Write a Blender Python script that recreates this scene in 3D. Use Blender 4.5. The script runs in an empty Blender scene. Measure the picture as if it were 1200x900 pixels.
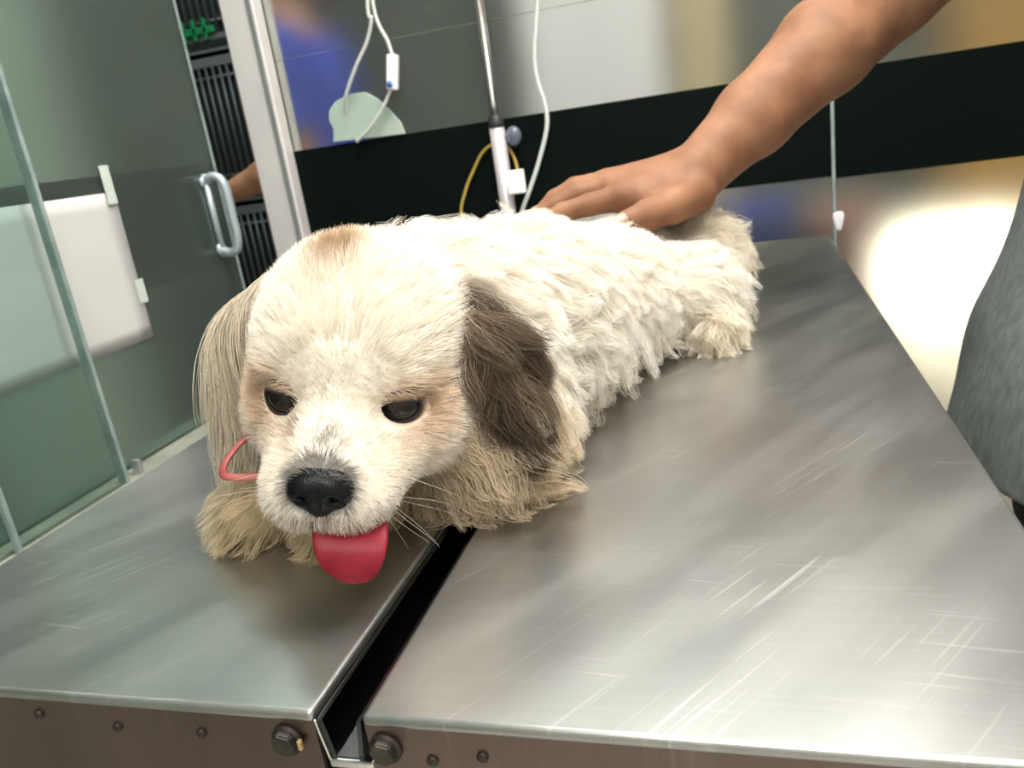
import bpy, bmesh, math, random
import numpy as np
from mathutils import Vector, Matrix, kdtree

random.seed(7)
rng = np.random.default_rng(11)
SC = bpy.context.scene
COL = SC.collection

# ---------------------------------------------------------------- camera
# world: table top is z = 0, X runs along the table's short front edge, Y along its length
FPX, PITCH, ROLL, AZ = 940.0, math.radians(17.2), math.radians(8.53), math.radians(17.6)
fh = Vector((-math.sin(AZ), math.cos(AZ), 0)); rt = Vector((math.cos(AZ), math.sin(AZ), 0))
Fv = fh * math.cos(PITCH) + Vector((0, 0, -1)) * math.sin(PITCH)
U0 = fh * math.sin(PITCH) + Vector((0, 0, 1)) * math.cos(PITCH)
Rv = rt * math.cos(ROLL) - U0 * math.sin(ROLL)
Uv = rt * math.sin(ROLL) + U0 * math.cos(ROLL)
cam_data = bpy.data.cameras.new('camera'); cam = bpy.data.objects.new('camera', cam_data); COL.objects.link(cam)
cam.matrix_world = Matrix(((Rv.x, Uv.x, -Fv.x, 0), (Rv.y, Uv.y, -Fv.y, 0), (Rv.z, Uv.z, -Fv.z, 0.23), (0, 0, 0, 1)))
cam_data.sensor_width = 36; cam_data.lens = FPX / 1200 * 36; cam_data.clip_start = 0.01
cam_data.dof.use_dof = True; cam_data.dof.focus_distance = 0.46; cam_data.dof.aperture_fstop = 13
SC.camera = cam

# ---------------------------------------------------------------- world, exposure
w = bpy.data.worlds.new('world'); SC.world = w; w.use_nodes = True
w.node_tree.nodes['Background'].inputs[0].default_value = (0.75, 0.85, 1.0, 1)
w.node_tree.nodes['Background'].inputs[1].default_value = 0.15
SC.view_settings.view_transform = 'Standard'; SC.view_settings.look = 'None'
SC.view_settings.gamma = 1; SC.view_settings.use_curve_mapping = False
SC.view_settings.exposure = 0.0

def area(name, loc, target, size, power, color=(1, 1, 1)):
    d = bpy.data.lights.new(name, 'AREA'); d.shape = 'RECTANGLE'; d.size, d.size_y = size; d.energy = power; d.color = color
    o = bpy.data.objects.new(name, d); COL.objects.link(o); o.location = loc
    o.rotation_euler = (Vector(target) - Vector(loc)).to_track_quat('-Z', 'Y').to_euler(); return o

FLOOR, CEIL = -0.88, 1.72
# the ceiling panels' light and an added crate room fill (their diffusers are built with the ceiling)
area('ceiling_panel_light', (0.20, 0.70, CEIL - 0.035), (0.20, 0.70, 0), (1.15, 0.55), 58, (1.0, 0.95, 0.88))
area('ceiling_panel_light_rear', (0.20, -0.80, CEIL - 0.035), (0.20, -0.80, 0), (1.15, 0.55), 34, (1.0, 0.95, 0.88))
area('back_room_light', (0.0, 1.63, CEIL - 0.035), (0.0, 1.63, 0), (1.15, 0.20), 16, (1.0, 0.95, 0.9))
area('crate_room_fill', (-1.12, 1.63, CEIL - 0.035), (-1.12, 1.63, 0), (0.4, 0.2), 11, (0.9, 1.0, 0.95))  # added lamp without a known source, brightens the person in blue

# ---------------------------------------------------------------- helpers
def link(name, me, parent=None, mat=None, smooth=False):
    o = bpy.data.objects.new(name, me); COL.objects.link(o)
    if parent: o.parent = parent
    if mat is not None:
        if not me.materials: me.materials.append(mat)
    if smooth and hasattr(me, 'polygons'):
        me.polygons.foreach_set('use_smooth', [True] * len(me.polygons))
    return o
def tag(o, label=None, cat=None, group=None, kind=None):
    for k, v in (('label', label), ('category', cat), ('group', group), ('kind', kind)):
        if v: o[k] = v
    return o
def empty(name, loc=(0, 0, 0), **kw):
    o = bpy.data.objects.new(name, None); COL.objects.link(o); o.location = loc; o.empty_display_size = .05
    bpy.context.view_layer.update()
    return tag(o, **kw)
def put(o, parent):          # parent while keeping world-space vertex data
    o.parent = parent
    if parent.type == 'EMPTY': o.matrix_parent_inverse = Matrix.Translation(-parent.location)
    return o
def bm_obj(name, bm, mat, parent=None, smooth=False):
    bmesh.ops.recalc_face_normals(bm, faces=bm.faces)
    me = bpy.data.meshes.new(name); bm.to_mesh(me); bm.free()
    o = link(name, me, None, mat, smooth)
    if parent: put(o, parent)
    return o
def add_box(bm, lo, hi, bevel=0, seg=2):
    r = bmesh.ops.create_cube(bm, size=1)
    c = [(a + b) / 2 for a, b in zip(lo, hi)]; s = [b - a for a, b in zip(lo, hi)]
    for v in r['verts']: v.co = Vector([c[i] + v.co[i] * s[i] for i in range(3)])
    if bevel:
        es = list({e for v in r['verts'] for e in v.link_edges})
        bmesh.ops.bevel(bm, geom=es, offset=bevel, segments=seg, affect='EDGES', profile=.5)
def box(name, lo, hi, mat, parent=None, bevel=0, seg=2):
    bm = bmesh.new(); add_box(bm, lo, hi, bevel, seg); return bm_obj(name, bm, mat, parent, smooth=False)
def prism(name, poly, z0, z1, mat, parent=None, bevel=0, seg=3, axis=2):
    bm = bmesh.new()
    def P(a, b, c): return (a, b, c) if axis == 2 else ((c, a, b) if axis == 0 else (a, c, b))
    lo = [bm.verts.new(P(x, y, z0)) for x, y in poly]; hi = [bm.verts.new(P(x, y, z1)) for x, y in poly]
    n = len(poly); bm.faces.new(lo); bm.faces.new(hi)
    for i in range(n): bm.faces.new((lo[i], lo[(i + 1) % n], hi[(i + 1) % n], hi[i]))
    if bevel: bmesh.ops.bevel(bm, geom=list(bm.edges), offset=bevel, segments=seg, affect='EDGES', profile=.5)
    return bm_obj(name, bm, mat, parent)
def catmull(pts, n=8):
    P = [np.array(p, float) for p in pts]; P = [2 * P[0] - P[1]] + P + [2 * P[-1] - P[-2]]; out = []
    for i in range(1, len(P) - 2):
        a, b, c, d = P[i - 1:i + 3]
        for k in range(n):
            t = k / n
            out.append(.5 * (2 * b + (c - a) * t + (2 * a - 5 * b + 4 * c - d) * t * t + (3 * b - a - 3 * c + d) * t ** 3))
    out.append(P[-2]); return np.array(out)
def tube_bm(bm, path, r, sides=10, squash=None):
    path = np.asarray(path, float); n = len(path); r = np.broadcast_to(r, (n,))
    t = np.gradient(path, axis=0); t /= np.linalg.norm(t, axis=1)[:, None]
    u = np.cross(t[0], (0, 0, 1)); 
    if np.linalg.norm(u) < 1e-3: u = np.cross(t[0], (1, 0, 0))
    u /= np.linalg.norm(u); rings = []
    for i in range(n):
        u = u - t[i] * (u @ t[i]); u /= np.linalg.norm(u); v = np.cross(t[i], u)
        rings.append([bm.verts.new(path[i] + r[i] * (math.cos(2 * math.pi * k / sides) * u + (squash or 1) * math.sin(2 * math.pi * k / sides) * v)) for k in range(sides)])
    for a, b in zip(rings, rings[1:]):
        for k in range(sides): bm.faces.new((a[k], a[(k + 1) % sides], b[(k + 1) % sides], b[k]))
    bm.faces.new(rings[0]); bm.faces.new(rings[-1])
def tube(name, path, r, mat, parent=None, sides=10, squash=None):
    bm = bmesh.new(); tube_bm(bm, path, r, sides, squash); return bm_obj(name, bm, mat, parent, smooth=True)

# ---------------------------------------------------------------- materials
def M(name, color, rough=.5, metal=0, **kw):
    m = bpy.data.materials.new(name); m.use_nodes = True; b = m.node_tree.nodes['Principled BSDF']
    b.inputs['Base Color'].default_value = (*color, 1); b.inputs['Roughness'].default_value = rough; b.inputs['Metallic'].default_value = metal
    for k, v in kw.items():
        b.inputs[k.replace('_', ' ')].default_value = v
    return m
def nodes(m): return m.node_tree.nodes, m.node_tree.links, m.node_tree.nodes['Principled BSDF']
def noise_color(m, c1, c2, scale=5, detail=4, stretch=(1, 1, 1), lo=.35, hi=.65, bump=0, rough=None, coords='Object'):
    N, L, b = nodes(m)
    tc = N.new('ShaderNodeTexCoord'); mp = N.new('ShaderNodeMapping'); mp.inputs['Scale'].default_value = stretch
    nz = N.new('ShaderNodeTexNoise'); nz.inputs['Scale'].default_value = scale; nz.inputs['Detail'].default_value = detail
    cr = N.new('ShaderNodeValToRGB'); e = cr.color_ramp.elements; e[0].position = lo; e[1].position = hi
    e[0].color = (*c1, 1); e[1].color = (*c2, 1)
    L.new(tc.outputs[coords], mp.inputs[0]); L.new(mp.outputs[0], nz.inputs['Vector']); L.new(nz.outputs['Fac'], cr.inputs[0]); L.new(cr.outputs[0], b.inputs['Base Color'])
    if bump:
        bp = N.new('ShaderNodeBump'); bp.inputs['Strength'].default_value = bump; bp.inputs['Distance'].default_value = .002
        L.new(nz.outputs['Fac'], bp.inputs['Height']); L.new(bp.outputs[0], b.inputs['Normal'])
    if rough:
        mr = N.new('ShaderNodeMapRange'); mr.inputs['To Min'].default_value = rough[0]; mr.inputs['To Max'].default_value = rough[1]
        L.new(nz.outputs['Fac'], mr.inputs[0]); L.new(mr.outputs[0], b.inputs['Roughness'])
    return m

def steel(name, col, r0, r1, streak=(2, 60, 2), metal=1.0):
    m = M(name, col, .3, metal); N, L, b = nodes(m)
    tc = N.new('ShaderNodeTexCoord')
    def nz(scale, st, det=3, rot=0, dist=0.):
        mp = N.new('ShaderNodeMapping'); mp.vector_type = 'TEXTURE'; mp.inputs['Scale'].default_value = tuple(1 / v for v in st); mp.inputs['Rotation'].default_value = (0, 0, rot)
        n = N.new('ShaderNodeTexNoise'); n.inputs['Scale'].default_value = scale; n.inputs['Detail'].default_value = det; n.inputs['Distortion'].default_value = dist
        L.new(tc.outputs['Object'], mp.inputs[0]); L.new(mp.outputs[0], n.inputs['Vector']); return n.outputs['Fac']
    big = nz(5, (1, 1, 1), 4); fine = nz(6, streak, 4); scr = nz(5, (1.6, 70, 3), 2, .95, .0); scr2 = nz(5, (2.2, 80, 3), 2, -.12, .0); wipe = nz(4, (1.0, 5, 1), 4, 1.0, .4)
    def ramp(s, lo, hi, a=0., c=1.):
        r = N.new('ShaderNodeMapRange'); r.inputs['From Min'].default_value = lo; r.inputs['From Max'].default_value = hi
        r.inputs['To Min'].default_value = a; r.inputs['To Max'].default_value = c; L.new(s, r.inputs[0]); return r.outputs[0]
    def math_(op, a, c):
        x = N.new('ShaderNodeMath'); x.operation = op
        for i, s in enumerate((a, c)):
            if isinstance(s, (int, float)): x.inputs[i].default_value = s
            else: L.new(s, x.inputs[i])
        return x.outputs[0]
    sc = math_('MULTIPLY', math_('ADD', ramp(scr, .63, .72), ramp(scr2, .66, .75)), ramp(big, .40, .58))
    ro = math_('ADD', ramp(big, .3, .7, r0, r1), math_('MULTIPLY', ramp(fine, .3, .7), .02))
    sc = math_('MULTIPLY', sc, 1.1); ro = math_('ADD', ro, math_('ADD', math_('MULTIPLY', sc, .08), ramp(wipe, .42, .68, .0, .05))); L.new(ro, b.inputs['Roughness'])
    mix = N.new('ShaderNodeMix'); mix.data_type = 'RGBA'; mix.inputs['A'].default_value = (*col, 1); mix.inputs['B'].default_value = (*[min(1, c * 1.5) for c in col], 1)
    L.new(math_('MINIMUM', math_('ADD', sc, math_('ADD', ramp(fine, .45, .8, 0, .15), math_('ADD', ramp(big, .35, .7, 0, .3), ramp(wipe, .42, .68, 0, .4)))), 1.0), mix.inputs['Factor']); L.new(mix.outputs['Result'], b.inputs['Base Color'])
    bp = N.new('ShaderNodeBump'); bp.inputs['Strength'].default_value = .03; bp.inputs['Distance'].default_value = .001
    L.new(math_('ADD', fine, math_('MULTIPLY', big, 2.0)), bp.inputs['Height']); L.new(bp.outputs[0], b.inputs['Normal'])
    return m

def front_only(N, L, sock):     # a pane reflects at its outer faces only
    ge = N.new('ShaderNodeNewGeometry'); a = N.new('ShaderNodeMath'); a.operation = 'SUBTRACT'; a.inputs[0].default_value = 1; L.new(ge.outputs['Backfacing'], a.inputs[1])
    b = N.new('ShaderNodeMath'); b.operation = 'MULTIPLY'; L.new(sock, b.inputs[0]); L.new(a.outputs[0], b.inputs[1]); return b.outputs[0]
def frosted(name, tint, rough, milk, milkcol, coat=.5):
    m = bpy.data.materials.new(name); m.use_nodes = True; N, L = m.node_tree.nodes, m.node_tree.links; N.remove(N['Principled BSDF'])
    rf = N.new('ShaderNodeBsdfRefraction'); rf.inputs['Color'].default_value = (*tint, 1); rf.inputs['Roughness'].default_value = rough; rf.inputs['IOR'].default_value = 1.3
    df = N.new('ShaderNodeBsdfDiffuse'); df.inputs['Color'].default_value = (*milkcol, 1)
    gl = N.new('ShaderNodeBsdfGlossy'); gl.inputs['Roughness'].default_value = .16
    m1 = N.new('ShaderNodeMixShader'); m1.inputs[0].default_value = milk; L.new(rf.outputs[0], m1.inputs[1]); L.new(df.outputs[0], m1.inputs[2])
    fr = N.new('ShaderNodeFresnel'); fr.inputs['IOR'].default_value = 1.45
    k = N.new('ShaderNodeMath'); k.operation = 'MULTIPLY'; k.inputs[1].default_value = coat; L.new(front_only(N, L, fr.outputs[0]), k.inputs[0])
    m2 = N.new('ShaderNodeMixShader'); L.new(k.outputs[0], m2.inputs[0]); L.new(m1.outputs[0], m2.inputs[1]); L.new(gl.outputs[0], m2.inputs[2])
    L.new(m2.outputs[0], N['Material Output'].inputs['Surface']); return m

def tinted(name, tint, milk, milkcol):
    m = bpy.data.materials.new(name); m.use_nodes = True; N, L = m.node_tree.nodes, m.node_tree.links; N.remove(N['Principled BSDF'])
    tp = N.new('ShaderNodeBsdfTransparent'); tp.inputs['Color'].default_value = (*tint, 1)
    df = N.new('ShaderNodeBsdfDiffuse'); df.inputs['Color'].default_value = (*milkcol, 1)
    gl = N.new('ShaderNodeBsdfGlossy'); gl.inputs['Roughness'].default_value = .08
    m1 = N.new('ShaderNodeMixShader'); m1.inputs[0].default_value = milk; L.new(tp.outputs[0], m1.inputs[1]); L.new(df.outputs[0], m1.inputs[2])
    fr = N.new('ShaderNodeFresnel'); fr.inputs['IOR'].default_value = 1.45
    m2 = N.new('ShaderNodeMixShader'); L.new(front_only(N, L, fr.outputs[0]), m2.inputs[0]); L.new(m1.outputs[0], m2.inputs[1]); L.new(gl.outputs[0], m2.inputs[2])
    L.new(m2.outputs[0], N['Material Output'].inputs['Surface']); return m
def emit(name, color, strength):
    m = bpy.data.materials.new(name); m.use_nodes = True; b = m.node_tree.nodes['Principled BSDF']
    b.inputs['Base Color'].default_value = (.8, .8, .8, 1); b.inputs['Emission Color'].default_value = (*color, 1); b.inputs['Emission Strength'].default_value = strength; return m

MAT = dict(
    floor=noise_color(M('floor_tile', (.5, .48, .44), .35), (.46, .44, .40), (.56, .54, .5), 6),
    backfloor=noise_color(M('pale_back_floor', (.6, .55, .45), .4), (.46, .43, .36), (.54, .50, .42), 4),
    wall=noise_color(M('painted_wall', (.72, .72, .7), .7), (.70, .70, .67), (.75, .75, .72), 3, bump=.1),
    backwall=noise_color(M('back_room_wall', (.5, .5, .48), .8), (.16, .18, .165), (.22, .24, .22), 3),
    sidewall=noise_color(M('crate_room_wall', (.22, .28, .25), .8), (.15, .18, .17), (.20, .23, .22), 3),
    ceil=M('ceiling_white', (.8, .8, .78), .8),
    glassback=frosted('frosted_back_glass', (.93, .95, .93), .33, .08, (.36, .40, .38), .5),
    glassdoor=frosted('frosted_green_glass', (.70, .80, .76), .32, .10, (.34, .42, .39), 1.0),
    clearglass=tinted('green_clear_glass', (.84, .90, .88), .04, (.36, .46, .43)),
    glassedge=noise_color(M('polished_glass_edge', (.45, .58, .55), .15, Specular_IOR_Level=.8), (.20, .27, .26), (.30, .37, .36), 30),
    band=M('black_vinyl_band', (.002, .005, .004), .6, Specular_IOR_Level=.06),
    post=noise_color(M('white_aluminium', (.72, .70, .70), .35, .2), (.68, .66, .67), (.75, .73, .73), 8),
    sill=noise_color(M('pale_sill', (.55, .55, .47), .5), (.20, .22, .19), (.30, .31, .26), 14),
    alu=M('grey_aluminium', (.55, .58, .6), .35, .8),
    handle=M('satin_blue_grey_metal', (.42, .50, .55), .4, .5),
    paper=noise_color(M('white_paper', (.85, .84, .84), .7), (.56, .56, .56), (.61, .605, .605), 5),
    joint=M('faint_joint', (.16, .19, .17), .6, Specular_IOR_Level=.2),
    tape=M('clear_tape', (.55, .62, .58), .3),
    sticker=noise_color(M('pale_green_residue', (.50, .60, .54), .7), (.34, .44, .38), (.42, .51, .45), 12),
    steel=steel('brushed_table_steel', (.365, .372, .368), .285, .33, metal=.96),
    steel2=steel('reflection_tinted_steel', (.17, .132, .12), .30, .42, (60, 2, 60)),  # brown tint stands in for dark reddish surroundings mirrored in the apron
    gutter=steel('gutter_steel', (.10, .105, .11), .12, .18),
    lip=M('polished_lip', (.8, .79, .78), .18, 1),
    bolt=noise_color(M('blackened_bolt', (.06, .06, .05), .45, .7), (.04, .04, .035), (.10, .09, .07), 60),
    rivet=M('dark_rivet', (.045, .038, .034), .5, .6),
    blackmetal=M('black_powder_coat', (.015, .017, .018), .45),
    crate=M('grey_crate_metal', (.20, .22, .23), .45, .3),
    bar=M('grey_wire', (.15, .17, .18), .4, .5),
    crateback=M('dark_crate_liner', (.010, .014, .014), .8),
    green=M('green_plastic_clip', (.015, .24, .09), .4),
    chrome=M('pole_chrome', (.78, .76, .74), .22, 1),
    poleLow=noise_color(M('pole_satin', (.66, .64, .68), .35, .4), (.62, .60, .64), (.70, .68, .71), 20),
    blackrubber=M('black_rubber', (.02, .02, .022), .5),
    tubing=M('clear_white_tubing', (.62, .66, .64), .2, Specular_IOR_Level=.7),
    yellow=M('yellow_tubing', (.36, .26, .05), .3),
    whiteplastic=M('white_plastic', (.86, .86, .88), .35),
    blueprint=M('blue_roller', (.05, .16, .55), .4),
    knob=M('smoky_knob', (.10, .12, .16), .15, Alpha=1),
    skin=None,
    blue=noise_color(M('blue_scrub_cloth', (.02, .06, .50), .8), (.005, .026, .34), (.012, .04, .42), 9),
    navy=M('navy_cloth', (.015, .02, .06), .8),
    hair=M('black_hair', (.012, .010, .009), .5),
    black=noise_color(M('black_trousers_cloth', (.015, .018, .018), .8), (.010, .013, .013), (.022, .026, .026), 20),
    shoe=M('dark_shoe', (.03, .028, .026), .5),
    leash=noise_color(M('pink_red_cord', (.45, .10, .10), .5), (.24, .035, .035), (.40, .12, .11), 40),
    orange=M('orange_yellow_laminate', (.80, .45, .10), .5),
    white=M('white_laminate', (.84, .79, .82), .5),
    pane_day=emit('daylight_pane', (1.0, .90, .70), 12.0),
    diffuser=emit('lit_diffuser', (1.0, .96, .90), 1.2),
)
def shirt_mat():
    m = M('heather_grey_jersey', (.16, .18, .18), .9); N, L, b = nodes(m)
    noise_color(m, (.085, .105, .100), (.150, .175, .168), 160, 6, (1, 1, .3), .3, .7, bump=.2); return m
MAT['shirt'] = shirt_mat()
def skin_mat(name, c1, c2, c3):
    m = M(name, c1, .6, 0, Specular_IOR_Level=.3); N, L, b = nodes(m)
    tc = N.new('ShaderNodeTexCoord'); n1 = N.new('ShaderNodeTexNoise'); n1.inputs['Scale'].default_value = 22; n1.inputs['Detail'].default_value = 3
    n2 = N.new('ShaderNodeTexNoise'); n2.inputs['Scale'].default_value = 260; n2.inputs['Detail'].default_value = 4
    cr = N.new('ShaderNodeValToRGB'); e = cr.color_ramp.elements; e[0].position = .32; e[1].position = .7; e[0].color = (*c2, 1); e[1].color = (*c3, 1)
    L.new(tc.outputs['Object'], n1.inputs['Vector']); L.new(tc.outputs['Object'], n2.inputs['Vector']); L.new(n1.outputs['Fac'], cr.inputs[0]); L.new(cr.outputs[0], b.inputs['Base Color'])
    bp = N.new('ShaderNodeBump'); bp.inputs['Strength'].default_value = .25; bp.inputs['Distance'].default_value = .0006; L.new(n2.outputs['Fac'], bp.inputs['Height']); L.new(bp.outputs[0], b.inputs['Normal'])
    b.inputs['Subsurface Weight'].default_value = .12; b.inputs['Subsurface Radius'].default_value = (.006, .002, .001); return m
MAT['skin'] = skin_mat('tanned_skin', (.25, .118, .062), (.19, .084, .043), (.30, .15, .084))
MAT['skin2'] = skin_mat('brown_skin', (.36, .18, .10), (.32, .15, .08), (.42, .22, .13))
MAT['nail'] = M('nail', (.36, .22, .16), .35)

# ---------------------------------------------------------------- signed-distance modelling
class Field:
    def __init__(s, lo, hi, h):
        s.lo = np.array(lo, np.float32); s.h = h; s.n = np.ceil((np.array(hi) - lo) / h).astype(int) + 1
        s.d = np.full(s.n, 1.0, np.float32)
    def _block(s, blo, bhi, pad):
        a = np.clip(np.floor((np.array(blo) - pad - s.lo) / s.h).astype(int), 0, s.n); b = np.clip(np.ceil((np.array(bhi) + pad - s.lo) / s.h).astype(int) + 1, 0, s.n)
        if (b <= a).any(): return None
        sl = tuple(slice(i, j) for i, j in zip(a, b))
        ax = [(s.lo[k] + s.h * np.arange(a[k], b[k])).astype(np.float32) for k in range(3)]
        return sl, np.stack(np.meshgrid(*ax, indexing='ij'), -1)
    def add(s, prim, k=.01):
        f, lo, hi = prim; r = s._block(lo, hi, k + .022)
        if r is None: return
        sl, P = r; a = s.d[sl]; b = f(P)
        hh = np.clip(.5 + .5 * (a - b) / k, 0, 1); s.d[sl] = a + (b - a) * hh - k * hh * (1 - hh)
    def cut(s, prim, k=.004):
        f, lo, hi = prim; r = s._block(lo, hi, k + .022)
        if r is None: return
        sl, P = r; a = s.d[sl]; b = -f(P)
        hh = np.clip(.5 + .5 * (b - a) / k, 0, 1); s.d[sl] = a + (b - a) * hh + k * hh * (1 - hh)
    def sample(s, P):
        g = (P - s.lo) / s.h; g = np.clip(g, 0, s.n - 1.001); i = g.astype(int); f = (g - i).astype(np.float32); r = 0
        for dx in (0, 1):
            for dy in (0, 1):
                for dz in (0, 1):
                    wgt = (f[:, 0] if dx else 1 - f[:, 0]) * (f[:, 1] if dy else 1 - f[:, 1]) * (f[:, 2] if dz else 1 - f[:, 2])
                    r = r + wgt * s.d[i[:, 0] + dx, i[:, 1] + dy, i[:, 2] + dz]
        return r
    def grad(s, P, e=None):
        e = e or s.h; g = np.stack([s.sample(P + np.eye(3)[k] * e) - s.sample(P - np.eye(3)[k] * e) for k in range(3)], -1)
        return g / np.maximum(np.linalg.norm(g, axis=1), 1e-9)[:, None]
    def mesh(s, smooth=2):
        d = s.d; ins = d < 0
        c = [ins[i:i + d.shape[0] - 1, j:j + d.shape[1] - 1, k:k + d.shape[2] - 1] for i in (0, 1) for j in (0, 1) for k in (0, 1)]
        cnt = sum(x.astype(np.int8) for x in c); act = (cnt > 0) & (cnt < 8); ids = np.argwhere(act); N = len(ids)
        idx = np.full(act.shape, -1, np.int32); idx[act] = np.arange(N)
        off = np.array([(i, j, k) for i in (0, 1) for j in (0, 1) for k in (0, 1)])
        vals = np.stack([d[ids[:, 0] + o[0], ids[:, 1] + o[1], ids[:, 2] + o[2]] for o in off], 1)
        acc = np.zeros((N, 3)); num = np.zeros(N)
        for a in range(8):
            for b in range(a + 1, 8):
                if np.abs(off[a] - off[b]).sum() != 1: continue
                va, vb = vals[:, a], vals[:, b]; m = (va < 0) != (vb < 0); t = np.where(m, va / np.where(m, va - vb, 1), 0)
                acc += m[:, None] * (off[a] + t[:, None] * (off[b] - off[a])); num += m
        V = s.lo + s.h * (ids + acc / num[:, None]); Fs = []
        for ax in range(3):
            sh = [slice(1, -1)] * 3; sh[ax] = slice(0, -1); sh2 = list(sh); sh2[ax] = slice(1, None)
            A, B = ins[tuple(sh)], ins[tuple(sh2)]; e = np.argwhere(A != B); 
            base = e + np.array([0 if k == ax else 1 for k in range(3)]); u, v = [(1, 2), (2, 0), (0, 1)][ax]
            def cell(du, dv):
                q = base.copy(); q[:, u] -= du; q[:, v] -= dv; return idx[q[:, 0], q[:, 1], q[:, 2]]
            quad = np.stack([cell(1, 1), cell(0, 1), cell(0, 0), cell(1, 0)], 1); fl = ~A[tuple(e.T)]; quad[fl] = quad[fl][:, ::-1]; Fs.append(quad)
        Fq = np.concatenate(Fs); Fq = Fq[(Fq >= 0).all(1)]
        E = np.concatenate([Fq[:, [0, 1]], Fq[:, [1, 2]], Fq[:, [2, 3]], Fq[:, [3, 0]]])
        for it in range(smooth):
            for lam in (.5, -.45):
                sm = np.zeros_like(V); nn = np.zeros(N)
                for k in range(3): sm[:, k] = np.bincount(E[:, 0], V[E[:, 1], k], N) + np.bincount(E[:, 1], V[E[:, 0], k], N)
                nn = np.bincount(E[:, 0], minlength=N) + np.bincount(E[:, 1], minlength=N)
                V = V + lam * (sm / np.maximum(nn, 1)[:, None] - V)
        return V, Fq
def mesh_from(name, V, Fq):
    me = bpy.data.meshes.new(name); me.vertices.add(len(V)); me.vertices.foreach_set('co', np.asarray(V, np.float32).ravel())
    me.loops.add(Fq.size); me.loops.foreach_set('vertex_index', Fq.astype(np.int32).ravel()); me.polygons.add(len(Fq))
    me.polygons.foreach_set('loop_start', np.arange(0, Fq.size, 4, dtype=np.int32)); me.polygons.foreach_set('use_smooth', np.ones(len(Fq), bool))
    me.update(calc_edges=True); me.validate(); return me
def rc(a, b, ra, rb=None):      # tapered capsule
    a = np.array(a, np.float32); b = np.array(b, np.float32); rb = ra if rb is None else rb; ab = b - a; L2 = float(ab @ ab) or 1e-9; R = max(ra, rb)
    def f(P):
        q = P - a; t = np.clip((q @ ab) / L2, 0, 1); return np.linalg.norm(q - t[..., None] * ab, axis=-1) - (ra + (rb - ra) * t)
    return f, np.minimum(a, b) - R, np.maximum(a, b) + R
def el(c, r, axes=None):        # ellipsoid, axes = rows of the local frame
    c = np.array(c, np.float32); r = np.array(r, np.float32); A = np.eye(3, dtype=np.float32) if axes is None else np.array(axes, np.float32); R = r.max()
    def f(P):
        q = (P - c) @ A.T; k0 = np.linalg.norm(q / r, axis=-1); k1 = np.linalg.norm(q / (r * r), axis=-1); return k0 * (k0 - 1) / np.maximum(k1, 1e-6)
    return f, c - R, c + R
def chain(f, pts, rad, k=.006):
    for i in range(len(pts) - 1): f.add(rc(pts[i], pts[i + 1], rad[i], rad[i + 1]), k)
def rotz(a):
    c, s_ = math.cos(a), math.sin(a); return np.array([[c, s_, 0], [-s_, c, 0], [0, 0, 1]])
# ---------------------------------------------------------------- the room
def struct(o): o['kind'] = 'structure'; return o
GX, GY = -0.85, 1.46          # planes of the two glass partitions
struct(box('floor', (-2.45, -1.6, FLOOR - .05), (1.7, 1.46, FLOOR), MAT['floor']))
struct(box('floor_back', (-2.45, 1.46, FLOOR - .05), (1.7, 4.2, FLOOR), MAT['backfloor']))
struct(box('ceiling', (-2.45, -1.6, CEIL), (1.7, 4.2, CEIL + .05), MAT['ceil']))
struct(box('wall_right', (1.7, -1.6, FLOOR), (1.78, 4.2, CEIL), MAT['wall']))
struct(box('wall_front', (-2.45, -1.68, FLOOR), (1.7, -1.6, CEIL), MAT['wall']))
struct(box('wall_left', (-2.53, -1.6, FLOOR), (-2.45, 4.2, CEIL), MAT['sidewall']))
struct(box('wall_back', (-2.45, 4.2, FLOOR), (1.7, 4.28, CEIL), MAT['backwall']))

# glass partition beside the table: kerb, channel, fixed pane and the sliding door
part = struct(empty('wall_partition', (GX, 0, FLOOR)))
box('kerb', (GX - .06, -1.6, FLOOR), (GX + .05, 1.225, -.172), MAT['sill'], part)
box('channel', (GX - .055, -1.6, -.172), (GX + .045, 1.225, -.146), MAT['sill'], part, .003)
box('pane', (GX + .016, -1.59, -.146), (GX + .026, .815, CEIL - .06), MAT['clearglass'], part)
box('pane_edge', (GX + .014, .815, -.146), (GX + .028, .8205, CEIL - .06), MAT['glassedge'], part)
box('pane_edge', (GX + .030, .628, -.146), (GX + .036, .634, .0), MAT['glassedge'], part)
for yy in (.842, 1.06):
    box('channel_clip', (GX + .016, yy, -.150), (GX + .03, yy + .007, -.124), MAT['alu'], part, .002)
box('top_rail', (GX - .05, -1.6, CEIL - .06), (GX + .05, GY + .04, CEIL), MAT['post'], part)
door = struct(empty('door_1', (GX - .012, .6, -.146)))
box('pane', (GX - .018, -.05, -.144), (GX - .008, 1.228, CEIL - .062), MAT['glassdoor'], door)
box('pane_edge', (GX - .0195, 1.228, -.144), (GX - .0065, 1.2335, CEIL - .062), MAT['glassedge'], door)
box('vinyl_band', (GX - .0200, -.04, .085), (GX - .0185, 1.2, .255), MAT['band'], door)
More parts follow.
